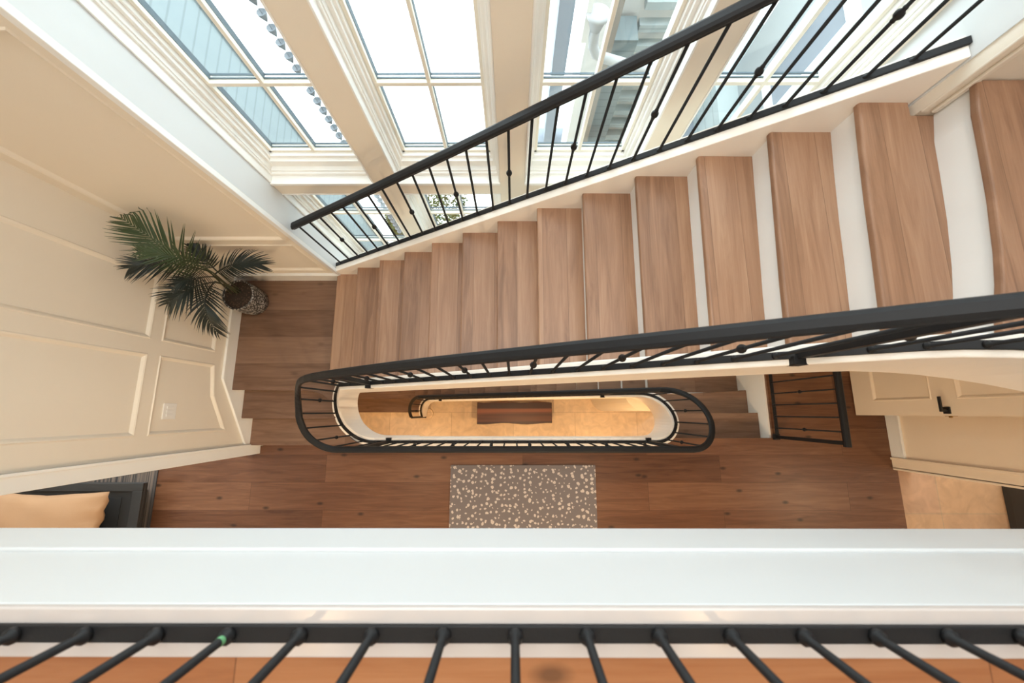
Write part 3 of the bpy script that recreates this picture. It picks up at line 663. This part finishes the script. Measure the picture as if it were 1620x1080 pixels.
# ------------------------------------------------------------------ potted palm
PX, PY = -2.585, 1.085
pl = empty('potted_palm', (PX, PY, 0.54), 'dark green palm in a speckled black and white pot on the stair landing', 'potted plant')
bm = bmesh.new(); lathe(bm, (PX, PY, 0.54), [(0.110, 0), (0.128, 0.01), (0.140, 0.08), (0.143, 0.16), (0.140, 0.25), (0.146, 0.262), (0.146, 0.275), (0.132, 0.275), (0.130, 0.255)], 40)
build('pot', bm, 'ceramic', pl, smooth=True)
bm = bmesh.new(); lathe(bm, (PX, PY, 0.54), [(0.131, 0.24), (0.131, 0.266), (0.09, 0.270), (0.02, 0.272)], 32); build('soil', bm, 'soil', pl)
HUB = Vector((-2.47, 1.10, 1.20))
def bez(p0, p1, p2, t): return p0*(1-t)**2+p1*2*t*(1-t)+p2*t*t
def frond(base, mid, tip, n, wid, mat, flat=Vector((0, 0, 1)), droop=0.25, a0=0.12):
    base, mid, tip = Vector(base), Vector(mid), Vector(tip)
    bm = bmesh.new(); pts = [bez(base, mid, tip, i/14) for i in range(15)]; curve_tube(bm, pts, 0.006, 0.0015, 6)
    fr = build('frond', bm, mat, pl)
    bm = bmesh.new()
    for s in (-1, 1):
        for i in range(n):
            t = a0+(0.985-a0)*i/(n-1); p = bez(base, mid, tip, t); d = (bez(base, mid, tip, min(1, t+0.02))-bez(base, mid, tip, t-0.02)).normalized()
            side = d.cross(flat).normalized()*s; up = side.cross(d)*s
            prof = math.sin(PI*min(1, (0.12+t*0.80))**0.9); L = wid*(0.35+0.65*prof)*random.uniform(0.9, 1.08)
            ang = math.radians(66-46*t+random.uniform(-4, 4)); dv = (d*math.cos(ang)+side*math.sin(ang)).normalized()
            w = 0.0054*(0.75+0.5*prof); nrm = dv.cross(up).normalized(); q = []
            lift_ = random.uniform(0.02, 0.16)
            for j in range(6):
                u = j/5; c = p+dv*L*u+up*(lift_*L*u)+d*L*0.22*u*u-Vector((0, 0, 1))*droop*L*u*u
                ww = w*(math.sin(PI*(0.16+0.84*u)**0.8)+0.03) if u < 1 else 0.0004
                q.append((c-nrm*ww, c+up*ww*0.45*(-1), c+nrm*ww))
            vs = [[bm.verts.new(v) for v in r] for r in q]
            for a, b in zip(vs, vs[1:]):
                bm.faces.new((a[0], a[1], b[1], b[0])); bm.faces.new((a[1], a[2], b[2], b[1]))
    for v in bm.verts:                      # keep leaves off the two walls
        v.co.x = max(v.co.x, XW+0.012+0.01*random.random()); v.co.y = min(v.co.y, YB-0.02-0.01*random.random())
    build('leaflets', bm, mat, fr)
def P(*a): return Vector(a)
fr_specs = [
 (P(-2.40, 1.10, 1.42), P(-2.19, 1.01, 2.03), P(-2.617, 1.28, 1.93), 25, 0.25, 'leaf', P(0.75, -0.45, 0.5)),
 (P(-2.44, 1.11, 1.38), P(-2.38, 1.04, 1.85), P(-2.634, 0.974, 1.80), 24, 0.18, 'leafdark', P(0.8, -0.3, 0.6)),
 (P(-2.36, 1.08, 1.42), P(-2.08, 0.98, 2.03), P(-2.40, 1.02, 1.98), 24, 0.16, 'leaf', P(0.5, -0.3, 0.8)),
 (P(-2.46, 1.05, 1.28), P(-2.34, 0.90, 1.65), P(-2.589, 0.80, 1.52), 23, 0.20, 'leafdark', P(0.6, 0.0, 0.8)),
 (P(-2.47, 1.067, 1.25), P(-2.34, 0.78, 1.60), P(-2.487, 0.655, 1.12), 24, 0.18, 'leafdark', P(0.35, 0.0, 0.9)),
 (P(-2.48, 1.13, 1.25), P(-2.22, 1.20, 1.42), P(-2.091, 1.204, 1.28), 25, 0.165, 'leafdark', P(0.0, -0.2, 1.0)),
 (P(-2.45, 1.15, 1.28), P(-2.44, 1.20, 1.45), P(-2.53, 1.30, 1.46), 17, 0.13, 'leafdark', P(0.4, -0.5, 0.8)),
 (P(-2.45, 1.09, 1.30), P(-2.34, 0.98, 1.62), P(-2.45, 0.92, 1.62), 18, 0.15, 'leafdark', P(0.6, 0.0, 0.8)),
]
for s_ in fr_specs: frond(*s_)
for i, s_ in enumerate(fr_specs):
    bm = bmesh.new(); a = Vector((-2.655+0.012*i, 1.10+0.012*((i*3) % 5), 0.80)); b = s_[0]; m_ = (a+b)/2+Vector((0.02, 0.0, 0.06))
    curve_tube(bm, [bez(a, m_, b, k/8) for k in range(9)], 0.007, 0.005, 6); build('stem', bm, 'stem', pl)

# ------------------------------------------------------------------ rugs, bench, lounge
rug = build('rug', B((-0.667, 0.872, -1.60, -0.553, 0.001, 0.010)), 'rug', org=(0.1, -1.07, 0.0), bevel=0.003)
tag(rug, 'grey-brown speckled rug on the wood floor below the stairwell railing', 'rug')
sr = build('rug', B((-5.6, -3.785, -3.4, -0.45, 0.001, 0.009)), 'stripe', org=(-4.7, -1.9, 0.0)); tag(sr, 'striped charcoal and brown rug under the dark table at far left', 'rug')
tb = empty('coffee_table', (-4.4, -1.2, 0.009), 'dark charcoal coffee table with a raised rim on the striped rug', 'table')
build('tabletop', B((-5.6, -3.715, -1.95, -0.70, 0.18, 0.21)), 'dark', tb, bevel=0.005)
build('rim', B((-5.6, -3.715, -0.78, -0.70, 0.21, 0.235), (-5.6, -3.715, -1.95, -1.87, 0.21, 0.235), (-3.815, -3.715, -1.87, -0.78, 0.21, 0.235), (-5.6, -5.5, -1.87, -0.78, 0.21, 0.235)), 'dark', tb, bevel=0.004)
build('tray_mat', B((-5.4, -3.93, -1.8, -0.84, 0.21, 0.216)), 'dark2', tb)
build('base', B((-5.5, -3.86, -1.85, -0.80, 0.0095, 0.18)), 'dark', tb, bevel=0.004)
# cushion
bm = bmesh.new(); NX, NY = 28, 20; cx, cy, cz = -4.52, -1.20, 0.372; hx, hy = 0.64, 0.45
gridt = []
for sgn in (1, -1):
    g = []
    for i in range(NX+1):
        row = []
        for j in range(NY+1):
            u = -1+2*i/NX; v = -1+2*j/NY
            puff = ((1-abs(u)**2.6)*(1-abs(v)**2.6))**0.55
            wr_ = 0.016*math.sin(9*u+5*v)*math.sin(7*v-3*u)*(1-puff*0.6)+0.055*math.sin(17*v+4*u)*max(0, abs(u)-0.6)
            sx = 1-0.10*(1-abs(v))*abs(u)**3; sy = 1-0.10*(1-abs(u))*abs(v)**3
            row.append((cx+u*hx*sx, cy+v*hy*sy, cz+sgn*0.125*puff+wr_+0.02*u))
        g.append(row)
    gridt.append(g)
V = {}
for si, g in enumerate(gridt):
    for i in range(NX+1):
        for j in range(NY+1):
            edge = i in (0, NX) or j in (0, NY); key = (0 if edge else si, i, j)
            if key not in V: V[key] = bm.verts.new(g[i][j])
def vk(si, i, j): return V[(0 if (i in (0, NX) or j in (0, NY)) else si, i, j)]
for si in (0, 1):
    for i in range(NX):
        for j in range(NY):
            try: bm.faces.new((vk(si, i, j), vk(si, i+1, j), vk(si, i+1, j+1), vk(si, i, j+1)))
            except ValueError: pass
pil = build('cushion', bm, 'pillow', org=(cx, cy, 0.24), smooth=True); tag(pil, 'large cream linen cushion lying on the dark coffee table', 'cushion')
# lower hall bench: live-edge slab
bn = empty('bench', (0.02, -0.01, L1), 'dark reddish-brown slab bench on the travertine floor far below', 'bench')
top_ = [(-0.665+1.375*i/12, 0.185-0.012*math.sin(i*1.1)) for i in range(13)]; bot_ = [(0.71-1.375*i/12, -0.205+0.014*math.sin(i*0.9+1)) for i in range(13)]
build('seat', prism(top_+bot_, L1+0.40, L1+0.46), 'bench', bn, bevel=0.006)
for x in (-0.55, 0.58): build('leg', B((x-0.03, x+0.03, -0.16, 0.14, L1, L1+0.40)), 'dark', bn, bevel=0.003)
# tile room cabinet
cb_ = empty('cabinet', (5.42, -1.2, 0.0), 'dark cabinet standing on the beige tiles at far right', 'cabinet')
build('body', B((5.14, 5.75, -2.6, -0.70, 0.0, 0.86)), 'dark', cb_, bevel=0.004)
build('counter', B((5.11, 5.78, -2.62, -0.68, 0.86, 0.90)), 'dark2', cb_, bevel=0.004)
for k in range(3): build('door', B((5.122, 5.14, -2.58+0.625*k, -1.98+0.625*k, 0.08, 0.82)), 'dark', cb_, bevel=0.003)

# ------------------------------------------------------------------ outside
tag(build('paving', B((-14, 14, 1.80, 18, -4.6, -4.5)), 'paving'), kind='structure')
nb = empty('neighbouring_house', (-2.4, 2.5, -4.5), 'pale blue shingled house wall outside the leftmost window', 'house')
build('shingle_wall', B((-2.9, -2.28, 1.80, 2.96, -4.5, 3.5)), 'shingle', nb)
build('corner_board', B((-2.30, -2.262, 2.90, 2.975, -4.5, 3.5)), 'shingle', nb)
ch = empty('rain_chain', (-1.535, 2.4, -1.0), 'grey rain chain of small cups hanging outside the leftmost window', 'rain chain')
bm = bmesh.new(); tube(bm, (-1.535, 2.4, -1.0), (-1.535, 2.4, 4.2), 0.0022, 6); build('link_wire', bm, 'chain', ch)
for i in range(42):
    z = -0.6+0.098*i; bm = bmesh.new(); lathe(bm, (-1.535, 2.4, z), [(0.006, -0.035), (0.014, -0.020), (0.027, 0.004), (0.031, 0.022), (0.028, 0.020), (0.006, 0.010)], 14); build('cup', bm, 'chain', ch, smooth=True)
wg = empty('house_wing', (1.6, 4.0, -4.5), 'white wing of the house with slatted vents outside the right-hand windows', 'house')
build('wall', B((0.86, 2.62, 4.15, 4.3, -4.5, 2.0)), 'outwhite', wg)
build('corner_post', B((0.46, 0.62, 4.0, 4.2, -4.5, 2.4)), 'bluegrey', wg)
build('plinth', B((0.30, 0.86, 4.0, 4.3, -4.5, -1.0)), 'bluegrey', wg)
build('white_pier', B((0.70, 0.90, 3.5, 3.9, -4.5, 2.3)), 'outwhite', wg)
build('beige_pier', B((0.90, 0.97, 3.5, 4.1, -4.5, 1.6)), 'outbeige', wg)
bm = bmesh.new()
for k in range(16): box(bm, 1.35, 2.15, 4.05, 4.16, -2.6+k*0.24, -2.52+k*0.24)
build('slat', bm, 'grey', wg)
build('side_wall', B((2.05, 2.62, 2.6, 4.15, -4.5, 0.9)), 'grey', wg)
build('gable', B((1.0, 1.3, 3.8, 4.1, -4.5, 0.9)), 'shingle', wg)
build('near_wall', B((2.27, 2.5, 1.80, 3.45, -4.5, 3.4)), 'outpale', wg)
wf = build('window_frame', B((2.23, 2.27, 2.50, 2.98, 1.28, 1.36), (2.23, 2.27, 2.50, 2.98, 2.14, 2.22), (2.23, 2.27, 2.50, 2.57, 1.36, 2.14), (2.23, 2.27, 2.91, 2.98, 1.36, 2.14)), 'white', wg)
build('pane', B((2.255, 2.265, 2.57, 2.91, 1.36, 2.14)), 'bluegrey', wf)
build('low_roof', prism([(2.27, 2.7), (2.27, 3.3), (1.75, 3.6), (1.55, 3.3)], -0.1, 0.4), 'bluegrey', wg)
dp = empty('downspout', (0.72, 3.0, 1.3), 'white elbowed downspout with a funnel outside the third window', 'downspout')
bm = bmesh.new(); curve_tube(bm, [(0.655, 3.0, 1.74), (0.655, 3.0, 1.66), (0.665, 2.99, 1.58), (0.70, 2.98, 1.52), (0.78, 2.97, 1.49), (1.0, 2.95, 1.44), (1.25, 2.93, 1.38), (1.34, 2.93, 1.32), (1.36, 2.93, 1.2), (1.36, 2.93, -4.4)], 0.042, 0.042, 14); build('pipe', bm, 'outgrey', dp, smooth=True)
bm = bmesh.new(); lathe(bm, (0.655, 3.0, 1.72), [(0.045, 0.0), (0.075, 0.10), (0.09, 0.105), (0.09, 0.13), (0.04, 0.13)], 20); build('funnel', bm, 'outgrey', dp, smooth=True)
build('bracket', B((0.56, 0.60, 3.0, 3.1, 1.6, 2.6)), 'outwhite', dp)
def shrub(x, y, z0, z1, r, label):
    s = empty('shrub', (x, y, z0), label, 'shrub')
    bm = bmesh.new(); tube(bm, (x, y, z0), (x, y, z1-r*0.6), 0.03, 8); build('trunk', bm, 'stem', s)
    bm = bmesh.new()
    for k in range(1500):
        a = random.uniform(0, 2*PI); ph = math.acos(random.uniform(-1, 1)); rr = r*random.uniform(0.72, 1.0)*(1+0.15*math.sin(3*a))
        c = Vector((x+rr*math.sin(ph)*math.cos(a), y+rr*math.sin(ph)*math.sin(a), z1-r+rr*math.cos(ph)*1.0)); u = Vector((random.gauss(0, 1), random.gauss(0, 1), random.gauss(0, 1))).normalized(); v = u.orthogonal().normalized(); L_ = 0.035
        bm.faces.new([bm.verts.new(c-u*L_), bm.verts.new(c+v*L_*0.4), bm.verts.new(c+u*L_), bm.verts.new(c-v*L_*0.4)])
    build('foliage', bm, 'bush', s)
shrub(-1.25, 3.6, -4.5, -1.6, 0.42, 'sunlit green shrub seen through the low window beside the middle stairs')
shrub(-1.95, 3.25, -4.5, -1.75, 0.26, 'small green shrub seen low through the leftmost window')
